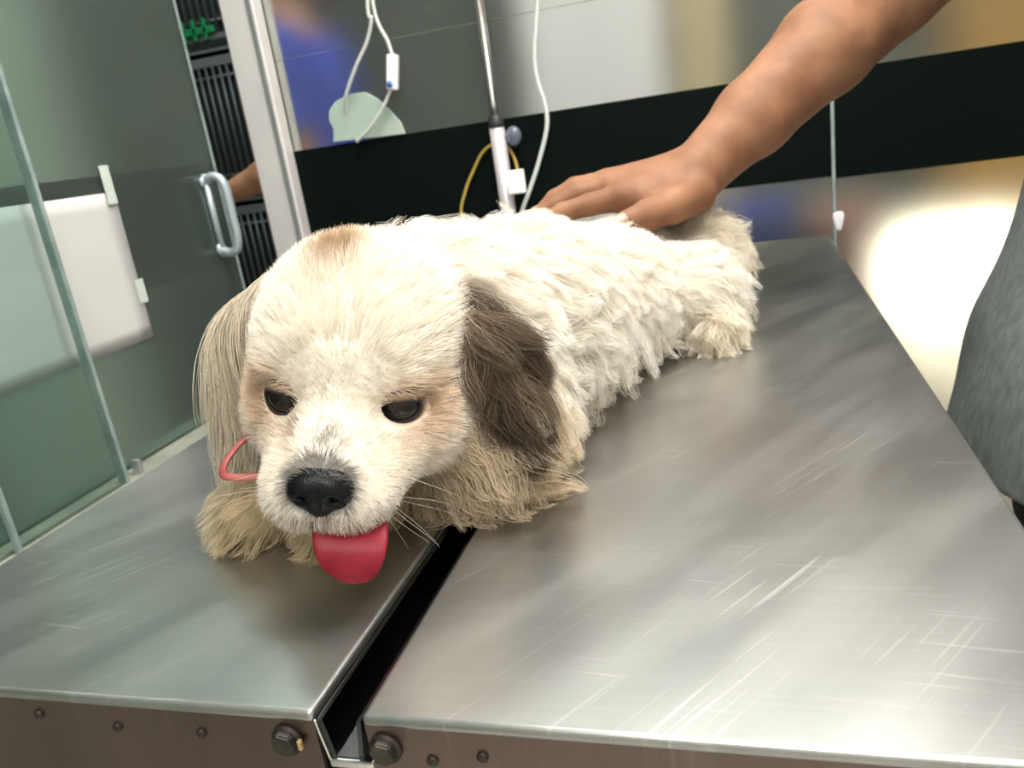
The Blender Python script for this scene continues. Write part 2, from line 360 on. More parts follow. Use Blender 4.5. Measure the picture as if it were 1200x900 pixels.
for sgn, nm in ((1, 'handle'), (-1, 'handle')):
    x0 = GX - .013 + sgn * .006; x1 = GX - .013 + sgn * .045; ym = 1.19
    pts = catmull([(x0, ym, .225), (x0 + sgn * .018, ym, .232), (x1 - sgn * .006, ym, .226), (x1, ym, .205), (x1, ym, .165), (x1, ym, .135), (x1 - sgn * .006, ym, .112), (x0 + sgn * .018, ym, .106), (x0, ym, .113)], 6)
    h_ = tube(nm, pts, .0075, MAT['handle'], door, 12)
    tube('handle_plate', [(x0 + sgn * .004, ym, .100), (x0 + sgn * .004, ym, .238)], .0055, MAT['handle'], h_, 12)
    for zz in (.225, .113):
        tube('handle_collar', [(x0 - sgn * .001, ym, zz), (x0 + sgn * .005, ym, zz)], .011, MAT['handle'], h_, 14)
# corner post
post = struct(empty('wall_post', (-.87, 1.46, FLOOR)))
box('post_face', (-.905, 1.43, FLOOR), (-.835, 1.50, CEIL), MAT['post'], post, .003)
box('post_groove', (-.848, 1.426, FLOOR), (-.838, 1.432, CEIL), MAT['alu'], post, .001)
# back glass partition
bk = struct(empty('wall_back_partition', (.0, GY, FLOOR)))
box('pane', (-.835, GY, FLOOR + .03), (.1415, GY + .01, CEIL - .02), MAT['glassback'], bk)
box('pane', (.1465, GY, FLOOR + .03), (1.7, GY + .01, CEIL - .02), MAT['glassback'], bk)
box('joint', (-.834, GY - .0012, .4200), (.1412, GY - .0002, .4209), MAT['joint'], bk)
box('joint', (.1415, GY - .001, FLOOR + .03), (.1465, GY + .009, CEIL - .02), MAT['glassedge'], bk)
box('bottom_channel', (-.835, GY - .015, FLOOR), (1.7, GY + .025, FLOOR + .03), MAT['alu'], bk)
box('vinyl_band', (-.834, GY - .0014, .087), (.1412, GY - .0002, .256), MAT['band'], bk)
box('vinyl_band', (.1468, GY - .0014, .083), (1.69, GY - .0002, .252), MAT['band'], bk)
bm = bmesh.new()
bmesh.ops.create_uvsphere(bm, u_segments=14, v_segments=8, radius=1)
for v in bm.verts:
    a = math.atan2(v.co.z, v.co.x); v.co = Vector((.150 + v.co.x * .008 * (1 + .3 * math.sin(3 * a)), GY - .001 + v.co.y * .002, .012 + v.co.z * .021 * (1 + .25 * math.cos(2 * a))))
bm_obj('silicone_blob', bm, MAT['whiteplastic'], bk, True)

def ceiling_light(x, y, label, hx=.6, hy=.3):
    r = empty('ceiling_light', (x, y, CEIL), label=label, cat='ceiling light', group='ceiling panel lights')
    bm = bmesh.new()
    for lo, hi in (((-hx, -hy), (hx, -hy + .02)), ((-hx, hy - .02), (hx, hy)), ((-hx, -hy + .02), (-hx + .02, hy - .02)), ((hx - .02, -hy + .02), (hx, hy - .02))):
        add_box(bm, (x + lo[0], y + lo[1], CEIL - .03), (x + hi[0], y + hi[1], CEIL))
    bm_obj('frame', bm, MAT['white'], r)
    box('diffuser', (x - hx + .02, y - hy + .02, CEIL - .018), (x + hx - .02, y + hy - .02, CEIL - .002), MAT['diffuser'], r)
ceiling_light(.20, .70, 'white framed light panel in the ceiling above the steel table')
ceiling_light(.20, -.80, 'white framed light panel in the ceiling away from the table')
ceiling_light(.0, 1.63, 'long narrow ceiling light behind the frosted back glass', .6, .12)
ceiling_light(-1.12, 1.63, 'added short fill light in the ceiling near the crates behind the corner post', .22, .12)  # unseen fixture added to go with the crate room fill lamp

# paper sheet and tape on the sliding door, residue on the back glass
px = GX - .0075
pp = empty('paper_sheet', (px, .81, .13), label='white paper sheet taped to the sliding glass door', cat='paper')
bm = bmesh.new(); n = 10
def bend(u, v): return px + .0006 + .0022 * (math.sin(u * 5) * .5 + .5) * v
for i in range(n + 1):
    for j in range(n + 1):
        u, v = i / n, j / n; bm.verts.new((bend(u, v), .682 + .297 * u + .003 * v, .020 + .213 * v - .002 * u))
bm.verts.ensure_lookup_table()
for i in range(n):
    for j in range(n):
        a = i * (n + 1) + j; bm.faces.new([bm.verts[q] for q in (a, a + n + 1, a + n + 2, a + 1)])
o = bm_obj('sheet', bm, MAT['paper'], pp, True); so = o.modifiers.new('thickness', 'SOLIDIFY'); so.thickness = .0006
box('tape_strip', (px + .004, .962, .215), (px + .0046, .980, .268), MAT['tape'], pp)
box('tape_strip', (px + .002, .970, .07), (px + .0026, .988, .105), MAT['tape'], pp)
poly = [(-.742, .2615), (-.735, .285), (-.742, .30), (-.738, .318), (-.722, .332), (-.69, .341), (-.66, .340), (-.638, .325), (-.618, .303), (-.600, .278), (-.595, .2565)]
pl = [(x, z) for x, z in poly]
o = prism('torn_sticker', pl, GY - .0085, GY - .0004, MAT['sticker'], axis=1, bevel=.0008, seg=2)
tag(o, 'pale green torn paper patch stuck on glass above the black band', 'sticker')

# ---------------------------------------------------------------- steel examination table
tb = empty('examination_table', (-.18, .83, FLOOR), label='brushed stainless steel examination table with a gutter down the middle', cat='table')
Y0, Y1 = .2535, 1.403
# folded tops: upper sheet, apron, rolled lip
for x0, x1 in ((-.5015, -.1955), (-.1712, .130)):
    bm = bmesh.new(); add_box(bm, (x0, Y0, -.0062), (x1, Y1, 0), .0024, 4); top = bm_obj('table_top', bm, MAT['steel'], tb)
    for p in top.data.polygons: p.use_smooth = p.area < .0006
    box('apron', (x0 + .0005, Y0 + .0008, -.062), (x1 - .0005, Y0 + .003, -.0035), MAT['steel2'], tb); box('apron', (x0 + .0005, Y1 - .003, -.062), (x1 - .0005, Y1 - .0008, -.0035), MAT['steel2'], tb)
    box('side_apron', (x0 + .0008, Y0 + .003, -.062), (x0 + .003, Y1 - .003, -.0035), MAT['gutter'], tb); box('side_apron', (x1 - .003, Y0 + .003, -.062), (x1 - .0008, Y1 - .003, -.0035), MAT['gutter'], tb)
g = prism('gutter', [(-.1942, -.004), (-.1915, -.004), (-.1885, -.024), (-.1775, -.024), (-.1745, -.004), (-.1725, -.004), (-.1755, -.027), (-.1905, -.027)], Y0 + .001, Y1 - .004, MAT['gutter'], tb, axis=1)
box('gutter_lip', (-.1915, Y0 - .0012, -.0285), (-.1700, Y0 + .004, -.0245), MAT['lip'], tb, .0008)
tube('cut_edge', catmull([(-.1950, Y0 + .0005, -.004), (-.1940, Y0 + .0005, -.012), (-.1918, Y0 + .0005, -.026)], 5), .0007, MAT['lip'], tb, 6)
def bolt(x, z, r):
    bm = bmesh.new(); c = bmesh.ops.create_cone(bm, cap_ends=True, segments=6, radius1=r, radius2=r, depth=.005)
    bmesh.ops.bevel(bm, geom=list(bm.edges), offset=.0007, segments=2, affect='EDGES')
    bmesh.ops.rotate(bm, verts=bm.verts, cent=(0, 0, 0), matrix=Matrix.Rotation(math.pi / 2, 3, 'X') @ Matrix.Rotation(.3, 3, 'Z'))
    bmesh.ops.translate(bm, verts=bm.verts, vec=(x, Y0 - .0022, z)); b = bm_obj('bolt', bm, MAT['bolt'], tb)
    tube('washer', [(x, Y0 + .001, z), (x, Y0 - .0008, z)], r * 1.22, MAT['rivet'], b, 20)
bolt(-.2115, -.0163, .0064); bolt(-.1625, -.0165, .0062)
box('bolt_chip', (-.2045, Y0 - .0036, -.0185), (-.2025, Y0 - .0014, -.0135), M('brass_chip', (.55, .42, .2), .4, .6), tb, .0004)
for x, z in ((-.355, -.0140), (-.3074, -.0178), (-.2586, -.0171), (-.118, -.0170), (-.1415, -.0215), (.02, -.017), (.09, -.017)):
    tube('rivet', [(x, Y0 + .002, z), (x, Y0 - .0002, z), (x, Y0 - .0009, z)], np.array([.0026, .0026, .0016]), MAT['rivet'], tb, 14)
for lx in (-.45, .06):
    for ly in (.34, 1.30):
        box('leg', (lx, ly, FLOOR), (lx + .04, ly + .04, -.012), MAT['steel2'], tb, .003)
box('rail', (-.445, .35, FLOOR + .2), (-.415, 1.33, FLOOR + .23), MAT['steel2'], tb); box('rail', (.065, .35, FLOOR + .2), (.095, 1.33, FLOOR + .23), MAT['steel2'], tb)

# ---------------------------------------------------------------- infusion pole and tubing at the back of the table
iv = empty('infusion_pole', (-.4115, 1.431, -.06), label='chrome infusion pole with a thicker lower tube behind the dog', cat='pole')
pxy = (-.4115, 1.431)
tube('upper_tube', [(*pxy, .255), (*pxy, 1.15)], .0078, MAT['chrome'], iv, 18)
tube('lower_tube', [(*pxy, -.12), (*pxy, .248)], .0135, MAT['poleLow'], iv, 20)
tube('collar', [(*pxy, .243), (*pxy, .249), (*pxy, .262), (*pxy, .264)], np.array([.0142, .0148, .0118, .0095]), MAT['blackrubber'], iv, 20)
kb = bmesh.new(); bmesh.ops.create_uvsphere(kb, u_segments=18, v_segments=10, radius=.015)
for v in kb.verts: v.co = Vector((-.385 + v.co.x, 1.438 + v.co.y * .7, .2245 + v.co.z * 1.15))
bm_obj('clamp_knob', kb, MAT['knob'], iv, True)
tube('clamp_stem', [(-.4115, 1.431, .2245), (-.388, 1.437, .2245)], .005, MAT['blackrubber'], iv, 10)
box('clamp_bracket', (-.43, 1.400, -.05), (-.393, 1.446, -.012), MAT['blackmetal'], iv, .003)
box('hook_bar', (-.50, 1.425, 1.14), (-.32, 1.437, 1.152), MAT['chrome'], iv, .003)

t1 = empty('drip_line', (-.60, 1.43, .3), label='clear drip tubing with a white roller clamp hanging above the dog', cat='tubing')
tube('tubing', catmull([(-.50, 1.428, 1.14), (-.55, 1.428, .80), (-.6034, 1.435, .50), (-.5887, 1.435, .4123), (-.5845, 1.435, .3761), (-.5934, 1.435, .3486), (-.612, 1.435, .318), (-.6399, 1.437, .2889), (-.665, 1.441, .270), (-.692, 1.447, .2555)], 8), .0034, MAT['tubing'], t1)
clampv = Vector((-.5845, 1.435, .3761)) - Vector((-.5934, 1.435, .3486))
bm = bmesh.new(); add_box(bm, (-.0105, -.0075, -.030), (.0105, .0075, .030), .004, 3)
bmesh.ops.rotate(bm, verts=bm.verts, cent=(0, 0, 0), matrix=Matrix.Rotation(.20, 3, 'Y')); bmesh.ops.translate(bm, verts=bm.verts, vec=(-.5885, 1.431, .3625))
rcl = bm_obj('roller_clamp', bm, MAT['whiteplastic'], t1)
tube('roller', [(-.5945, 1.4205, .343), (-.5945, 1.4275, .343)], .0055, MAT['blueprint'], rcl, 16)
t2 = tube('drip_line', catmull([(-.47, 1.418, 1.14), (-.54, 1.418, .80), (-.606, 1.420, .49), (-.607, 1.422, .455), (-.625, 1.427, .42), (-.655, 1.43, .385), (-.6893, 1.438, .341), (-.698, 1.4465, .322), (-.704, 1.4545, .305)], 8), .0034, MAT['tubing'])
tag(t2, 'clear drip tubing bending down behind the pale torn patch', 'tubing')
t3 = tube('drip_line', catmull([(-.34, 1.428, 1.13), (-.318, 1.43, .80), (-.3085, 1.43, .56), (-.3082, 1.43, .47), (-.3105, 1.43, .4327), (-.318, 1.43, .395), (-.3265, 1.43, .3557), (-.3285, 1.43, .325), (-.3265, 1.43, .3007), (-.3195, 1.43, .268), (-.3215, 1.43, .23), (-.3437, 1.43, .1742), (-.366, 1.43, .13), (-.3875, 1.43, .0891), (-.40, 1.43, .04), (-.405, 1.40, .010), (-.38, 1.32, .006), (-.33, 1.22, .006)], 8), .0040, MAT['tubing'])
tag(t3, 'white drip tubing falling between the infusion pole and the hand', 'tubing')
t4 = tube('yellow_tube', catmull([(-.42, 1.36, .004), (-.47, 1.40, .012), (-.5020, 1.430, .0937), (-.491, 1.440, .14), (-.4715, 1.448, .1751), (-.451, 1.4505, .203), (-.429, 1.4515, .215), (-.405, 1.4505, .210), (-.392, 1.446, .19), (-.3862, 1.438, .1648), (-.3855, 1.420, .150), (-.384, 1.408, .146)], 8), .0029, MAT['yellow'])
tag(t4, 'thin yellow tube looped over the infusion pole', 'tubing')
bm = bmesh.new(); add_box(bm, (-.399, 1.398, .127), (-.366, 1.409, .168), .003, 3); o = bm_obj('connector_box', bm, MAT['whiteplastic'])
tag(o, 'small white plastic connector beside the infusion pole at tube end', 'connector')

# ---------------------------------------------------------------- crates in the room behind the sliding door
def crate(z0, z1, label, clip=False):
    x0, x1, y0, y1 = -2.05, -1.42, 2.45, 3.05
    r = empty('animal_crate', (-1.73, 2.45, z0), label=label, cat='crate', group='stacked animal crates')
    box('shell', (x0, y0 + .02, z0), (x1, y1, z1), MAT['crateback'], r)
    bm = bmesh.new(); t = .028
    add_box(bm, (x0, y0, z0), (x1, y0 + .03, z0 + .05)); add_box(bm, (x0, y0, z1 - t), (x1, y0 + .03, z1)); add_box(bm, (x0, y0, z0), (x0 + t, y0 + .03, z1)); add_box(bm, (x1 - t, y0, z0), (x1, y0 + .03, z1))
    bm_obj('frame', bm, MAT['crate'], r)
    box('tray_slot', (x0 + .05, y0 - .004, z0 + .012), (x1 - .05, y0 + .002, z0 + .034), MAT['crateback'], r)
    k = 0; x = x0 + .05
    while x < x1 - .03:
        tube('bar', [(x, y0 + .004, z0 + .045), (x, y0 + .004, z1 - .02)], .0042, MAT['bar'], r, 8); x += .0265
    for zz in (z0 + .09, z1 - .06): tube('cross_bar', [(x0 + .03, y0 + .01, zz), (x1 - .03, y0 + .01, zz)], .004, MAT['bar'], r, 8)
    if clip:
        bm = bmesh.new(); add_box(bm, (-1.72, y0 - .014, z0 + .052), (-1.58, y0 - .002, z0 + .075), .003)
        for xx in (-1.70, -1.66, -1.62): add_box(bm, (xx, y0 - .014, z0 + .035), (xx + .012, y0 - .003, z0 + .10), .002)
        bm_obj('door_clip', bm, MAT['green'], r)
crate(.615, 1.07, 'black barred animal crate with a green door clip, topmost of its stack', True)
crate(.14, .60, 'black barred animal crate in the middle of its stack')
crate(-.335, .125, 'black barred animal crate level with the door handle, third down the stack')
crate(FLOOR, -.35, 'black barred animal crate standing on the floor under the other crates')

# ---------------------------------------------------------------- things blurred behind the frosted back glass
def cupboard(name, lo, hi, mat, label, cat, doors=2):
    r = empty(name, ((lo[0] + hi[0]) / 2, lo[1], lo[2]), label=label, cat=cat)
    box('carcass', (lo[0], lo[1] + .02, lo[2]), hi, mat, r, .003); wd = (hi[0] - lo[0]) / doors
    for i in range(doors):
        a = lo[0] + i * wd; d = box('door', (a + .003, lo[1], lo[2] + .06), (a + wd - .003, lo[1] + .018, hi[2] - .01), mat, r, .003)
        hx = a + (wd - .035 if i % 2 == 0 else .025)
        tube('handle', [(hx, lo[1] - .012, .05), (hx, lo[1] - .012, .2)], .006, MAT['alu'], d, 8)
    return r
cupboard('tall_cupboard', (-.62, 2.55, FLOOR), (-.20, 2.95, 1.25), MAT['white'], 'tall white cupboard blurred behind the frosted back glass', 'cupboard')
cupboard('tall_cupboard', (-.17, 2.62, FLOOR), (-.02, 2.95, 1.15), M('tan_laminate', (.52, .40, .22), .5), 'narrow tan cupboard blurred behind glass next to the white cupboard', 'cupboard', 1)
cupboard('wall_cabinet', (.84, 3.85, -.43), (1.6, 4.2, 1.2), MAT['orange'], 'orange yellow wall cabinet blurred behind the glass near the grey shirt', 'cabinet')
cupboard('tall_cupboard', (-2.35, 1.35, FLOOR), (-1.78, 1.93, 1.4), M('cream_laminate', (.52, .51, .44), .5), 'pale cream cupboard blurred behind the sliding glass door', 'cupboard')
def bucket(x, y, mat, label, h, r0, r1):
    e = empty('storage_bin', (x, y, FLOOR), label=label, cat='bin', group='bins behind the glass')
    prof = [(r0, 0), (r1, h), (r1 + .008, h), (r1 + .008, h + .012), (r1 - .008, h + .012), (r0 - .008, .01)]
    bm = bmesh.new(); S = 24; rings = [[bm.verts.new((x + a * math.cos(2 * math.pi * k / S), y + a * math.sin(2 * math.pi * k / S), FLOOR + z)) for k in range(S)] for a, z in prof]
    for A, B in zip(rings, rings[1:]):
        for k in range(S): bm.faces.new((A[k], A[(k + 1) % S], B[(k + 1) % S], B[k]))
    bm.faces.new(rings[0]); bm.faces.new(rings[-1]); bm_obj('tub', bm, mat, e, True)
    tube('handle', catmull([(x - r1, y, FLOOR + h), (x - r1 * .7, y - .03, FLOOR + h + .08), (x, y - .04, FLOOR + h + .11), (x + r1 * .7, y - .03, FLOOR + h + .08), (x + r1, y, FLOOR + h)], 5), .004, MAT['alu'], e, 8)
bucket(.02, 2.45, MAT['blue'], 'tall blue bin blurred behind the glass beyond the table end', .80, .09, .12)
bucket(.27, 2.5, M('pink_plastic', (.65, .32, .28), .5), 'tall pink bin blurred behind the glass beside the blue bin', .76, .07, .10)
dw = struct(empty('window_1', (.9, 4.19, FLOOR)))
box('pane', (.68, 4.185, FLOOR + .03), (1.2, 4.195, -.50), MAT['pane_day'], dw)
for lo, hi in (((.63, 4.16, FLOOR), (.68, 4.2, -.45)), ((1.2, 4.16, FLOOR), (1.25, 4.2, -.45)), ((.68, 4.16, -.50), (1.2, 4.2, -.45)), ((.93, 4.16, FLOOR + .03), (.95, 4.184, -.50))):
    box('frame', lo, hi, MAT['post'], dw)
# ---------------------------------------------------------------- dog
HM = np.array([-.2267, .3863, .1022])
HA = np.array([[.914, .3538, -.1985], [.3291, -.9328, -.1471], [.2372, -.0691, .969]])   # rows: image-right cheek, forward, up
_t = math.radians(6); HA = np.array([HA[0] * math.cos(_t) + HA[1] * math.sin(_t), HA[1] * math.cos(_t) - HA[0] * math.sin(_t), HA[2]]); HM = HM + .004 * HA[0]
def H(x, y, z): return HM + np.array([x, y, z]) @ HA
def toH(P): return (P - HM) @ HA.T
def hel(c, r, ax=None): return el(H(*c), r, HA if ax is None else np.array(ax) @ HA)
def hrc(a, b, ra, rb=None): return rc(H(*a), H(*b), ra, rb)
DF = Field((-.42, .27, -.012), (.09, 1.07, .235), .0026)
head = [(hel((0, -.054, .020), (.057, .060, .057)), .01), (hel((0, -.020, .018), (.046, .036, .034)), .02),
        (hel((.031, -.024, -.018), (.026, .032, .026)), .02), (hel((-.031, -.024, -.018), (.026, .032, .026)), .02),
        (hrc((0, -.012, -.012), (0, .044, -.024), .031, .0240), .018),
        (hel((.013, .045, -.0335), (.0175, .0205, .0160)), .008), (hel((-.013, .045, -.0335), (.0175, .0205, .0160)), .008),
        (hrc((0, -.02, -.044), (.002, .036, -.052), .024, .013), .010),
        (hrc((.034, -.014, -.020), (.015, .036, -.033), .0235, .0165), .014), (hrc((-.027, -.014, -.020), (-.014, .036, -.033), .0215, .0165), .014),
        (hel((.023, -.002, .017), (.017, .012, .009)), .010), (hel((-.023, -.002, .017), (.017, .012, .009)), .010)]
earL = [(rc((-.284, .452, .156), (-.307, .438, .138), .014, .015), .012), (rc((-.307, .438, .138), (-.318, .422, .100), .015, .011), .008)]
earR = [(rc((-.181, .472, .128), (-.164, .461, .111), .011, .013), .012), (rc((-.164, .461, .111), (-.146, .446, .082), .013, .008), .008)]
trunk = [(rc((-.225, .515, .088), (-.185, .63, .081), .074, .070), .03), (rc((-.185, .63, .081), (-.142, .765, .064), .070, .058), .03), (rc((-.142, .765, .064), (-.124, .895, .060), .058, .055), .03),
         (rc((-.232, .452, .112), (-.222, .515, .100), .052, .066), .03), (el((-.185, .465, .052), (.050, .045, .044)), .03),
         (el((-.062, .845, .046), (.042, .068, .041)), .025), (el((-.15, .89, .05), (.045, .065, .042)), .025), (el((-.052, .945, .068), (.040, .042, .044)), .025)]
legs = [(rc((-.275, .505, .05), (-.292, .462, .034), .034, .027), .02), (rc((-.292, .462, .034), (-.312, .425, .024), .026, .0215), .012), (el((-.317, .414, .0195), (.022, .025, .0185), rotz(-.35)), .008),
        (rc((-.215, .475, .03), (-.252, .415, .021), .024, .0175), .012), (el((-.256, .408, .0165), (.018, .022, .0155), rotz(-.2)), .008),
        (rc((-.155, .52, .040), (-.160, .468, .022), .030, .019), .02), (rc((-.04, .83, .026), (-.034, .78, .018), .022, .017), .015)]
for p, k in trunk + head + legs + earL + earR: DF.add(p, k)
# the hand presses the coat down on the rump
for a, b, r in (((-.052, .908, .143), (-.0733, .8775, .1345), .026), ((-.0733, .8775, .1345), (-.115, .846, .130), .020), ((-.05, .938, .160), (-.128, .894, .154), .021), ((-.05, .938, .160), (-.142, .92, .160), .024), ((-.128, .894, .150), (-.21, .862, .142), .009), ((-.142, .92, .158), (-.222, .89, .144), .009)):
    DF.cut(rc(a, b, r), .014)
DF.cut(rc((-.118, .838, .140), (-.100, .775, .150), .022), .02)
EYE = [np.array([-.0295, -.001, .001]), np.array([.0310, -.001, .001])]; ER = .0136
for e in EYE: DF.cut(hel(e + np.array([np.sign(e[0]) * .0015, .006, 0]), (.0140, .0125, .0100)), .004)
DF.cut(hrc((-.006, .058, -.0455), (.030, .040, -.0455), .0035), .004)
DF.d = np.maximum(DF.d, (-(DF.lo[2] + DF.h * np.arange(DF.n[2])) + .0015)[None, None, :].astype(np.float32))
DV, DQ = DF.mesh(2)

def gsd(P, group):
    r = np.full(len(P), 1.0)
    for (f, lo, hi), k in group: r = np.minimum(r, f(P.astype(np.float32)))
    return r
def sstep(a, b, x): t = np.clip((x - a) / (b - a), 0, 1); return t * t * (3 - 2 * t)
def mixc(c, col, wgt): return c * (1 - wgt[:, None]) + np.array(col) * wgt[:, None]
CREAM = np.array([.95, .90, .82])
def coat_colour(P):
    c = np.tile(CREAM, (len(P), 1)); h = toH(P); x, y, z = h.T
    sh, sl, sr, st, sg = gsd(P, head), gsd(P, earL), gsd(P, earR), gsd(P, trunk), gsd(P, legs)
    ishead = sstep(.004, -.004, sh - np.minimum(np.minimum(st, sg), np.minimum(sl, sr)))
    # body: yellowish tan low on the flank, chest and haunch
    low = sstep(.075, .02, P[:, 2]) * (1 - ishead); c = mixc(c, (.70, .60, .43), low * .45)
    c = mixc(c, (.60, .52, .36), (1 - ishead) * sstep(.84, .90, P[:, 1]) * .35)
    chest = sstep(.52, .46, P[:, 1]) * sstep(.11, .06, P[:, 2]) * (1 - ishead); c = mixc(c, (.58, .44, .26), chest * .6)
    leg = sstep(.004, -.002, sg - np.minimum(st, sh)); c = mixc(c, (.72, .61, .41), leg * .8 * (P[:, 1] < .55) * (P[:, 0] < -.2))
    # head
    patch = np.clip(1.5 * np.exp(-(((x + .0125) / .013) ** 2 + ((y + .043) / .018) ** 2)), 0, 1) * (z > .03); c = mixc(c, (.50, .34, .19), patch * .9)
    for e in EYE:
        d = np.sqrt(((x - e[0]) / 1.25) ** 2 + (y - e[1]) ** 2 + (z - e[2]) ** 2)
        c = mixc(c, (.66, .47, .29), ishead * sstep(.026, .014, d) * .50); c = mixc(c, (.10, .07, .05), ishead * sstep(.0150, .0125, d) * .75)
    tear = np.exp(-(((x - .0165) / .0052) ** 2 + ((z + .0115) / .0085) ** 2)) * (y > -.012) * (y < .026) * ishead; c = mixc(c, (.07, .035, .025), np.clip(tear * 1.1, 0, 1))
    tear2 = np.exp(-(((x + .021) / .004) ** 2 + ((z + .004) / .006) ** 2)) * (y > -.01) * ishead; c = mixc(c, (.25, .15, .09), tear2 * .7)
    above = ishead * np.exp(-((x / .009) ** 2 + ((y - .048) / .008) ** 2)) * (z > -.02); c = mixc(c, (.22, .20, .18), above * .6); cheek = ishead * np.exp(-(((np.abs(x) - .045) / .018) ** 2 + ((z + .004) / .02) ** 2)); c = mixc(c, (.82, .62, .46), cheek * .55)
    dn = np.sqrt((x / 1.1) ** 2 + ((y - .062) / 1) ** 2 + (z + .020) ** 2); c = mixc(c, (.10, .095, .095), ishead * sstep(.0188, .0155, dn) * .75)
    c = mixc(c, (.66, .50, .32), ishead * sstep(-.03, -.048, z) * .5)
    bl = sstep(.006, -.004, sl - np.minimum(sh, st)); c = mixc(c, (.74, .65, .50), bl * .75)
    br = sstep(.006, -.004, sr - np.minimum(sh, st)); c = mixc(c, (.27, .185, .11), br * .92)
    return c
dog = empty('dog', (-.16, .66, 0), label='small cream white long-haired dog with dark ear lying on the steel table', cat='dog')
dme = mesh_from('body', DV, DQ)
fm = M('cream_coat', tuple(CREAM), .75); N_, L_, b_ = nodes(fm); at_ = N_.new('ShaderNodeAttribute'); at_.attribute_name = 'coat'; L_.new(at_.outputs['Color'], b_.inputs['Base Color'])
MAT['coat'] = fm
def set_colour(me, cols, name='coat'):
    a = me.attributes.new(name, 'FLOAT_COLOR', 'POINT'); a.data.foreach_set('color', np.c_[cols, np.ones(len(cols))].astype(np.float32).ravel())
set_colour(dme, coat_colour(DV) * .95)
body = link('body', dme, None, fm); put(body, dog)

# ---- strands
hm = bpy.data.materials.new('fur_strands'); hm.use_nodes = True; N_, L_ = hm.node_tree.nodes, hm.node_tree.links
b_ = N_['Principled BSDF']; b_.inputs['Roughness'].default_value = .55; b_.inputs['Specular IOR Level'].default_value = .25
at_ = N_.new('ShaderNodeAttribute'); at_.attribute_name = 'coat'; L_.new(at_.outputs['Color'], b_.inputs['Base Color'])
tr_ = N_.new('ShaderNodeBsdfTranslucent'); L_.new(at_.outputs['Color'], tr_.inputs['Color'])
mx_ = N_.new('ShaderNodeMixShader'); mx_.inputs[0].default_value = .45; L_.new(b_.outputs[0], mx_.inputs[1]); L_.new(tr_.outputs[0], mx_.inputs[2]); L_.new(mx_.outputs[0], N_['Material Output'].inputs['Surface'])

def norm(v): return v / np.maximum(np.linalg.norm(v, axis=-1, keepdims=True), 1e-9)
tri = np.concatenate([DQ[:, [0, 1, 2]], DQ[:, [0, 2, 3]]]); e1 = DV[tri[:, 1]] - DV[tri[:, 0]]; e2 = DV[tri[:, 2]] - DV[tri[:, 0]]; ar = np.linalg.norm(np.cross(e1, e2), axis=1) / 2
cen = DV[tri].mean(1)
hc = toH(cen); g_h, g_l, g_r, g_t, g_g = (gsd(cen, g) for g in (head, earL, earR, trunk, legs))
allg = np.stack([g_h, g_l, g_r, g_t, g_g], 1); REG = allg.argmin(1)
def roots(mask, n):
    ids = np.nonzero(mask)[0]; p = ar[ids] / ar[ids].sum(); k = rng.choice(ids, n, p=p)
    u, v = rng.random((2, n)); f = u + v > 1; u[f], v[f] = 1 - u[f], 1 - v[f]
    return DV[tri[k, 0]] + u[:, None] * e1[k] + v[:, None] * e2[k]
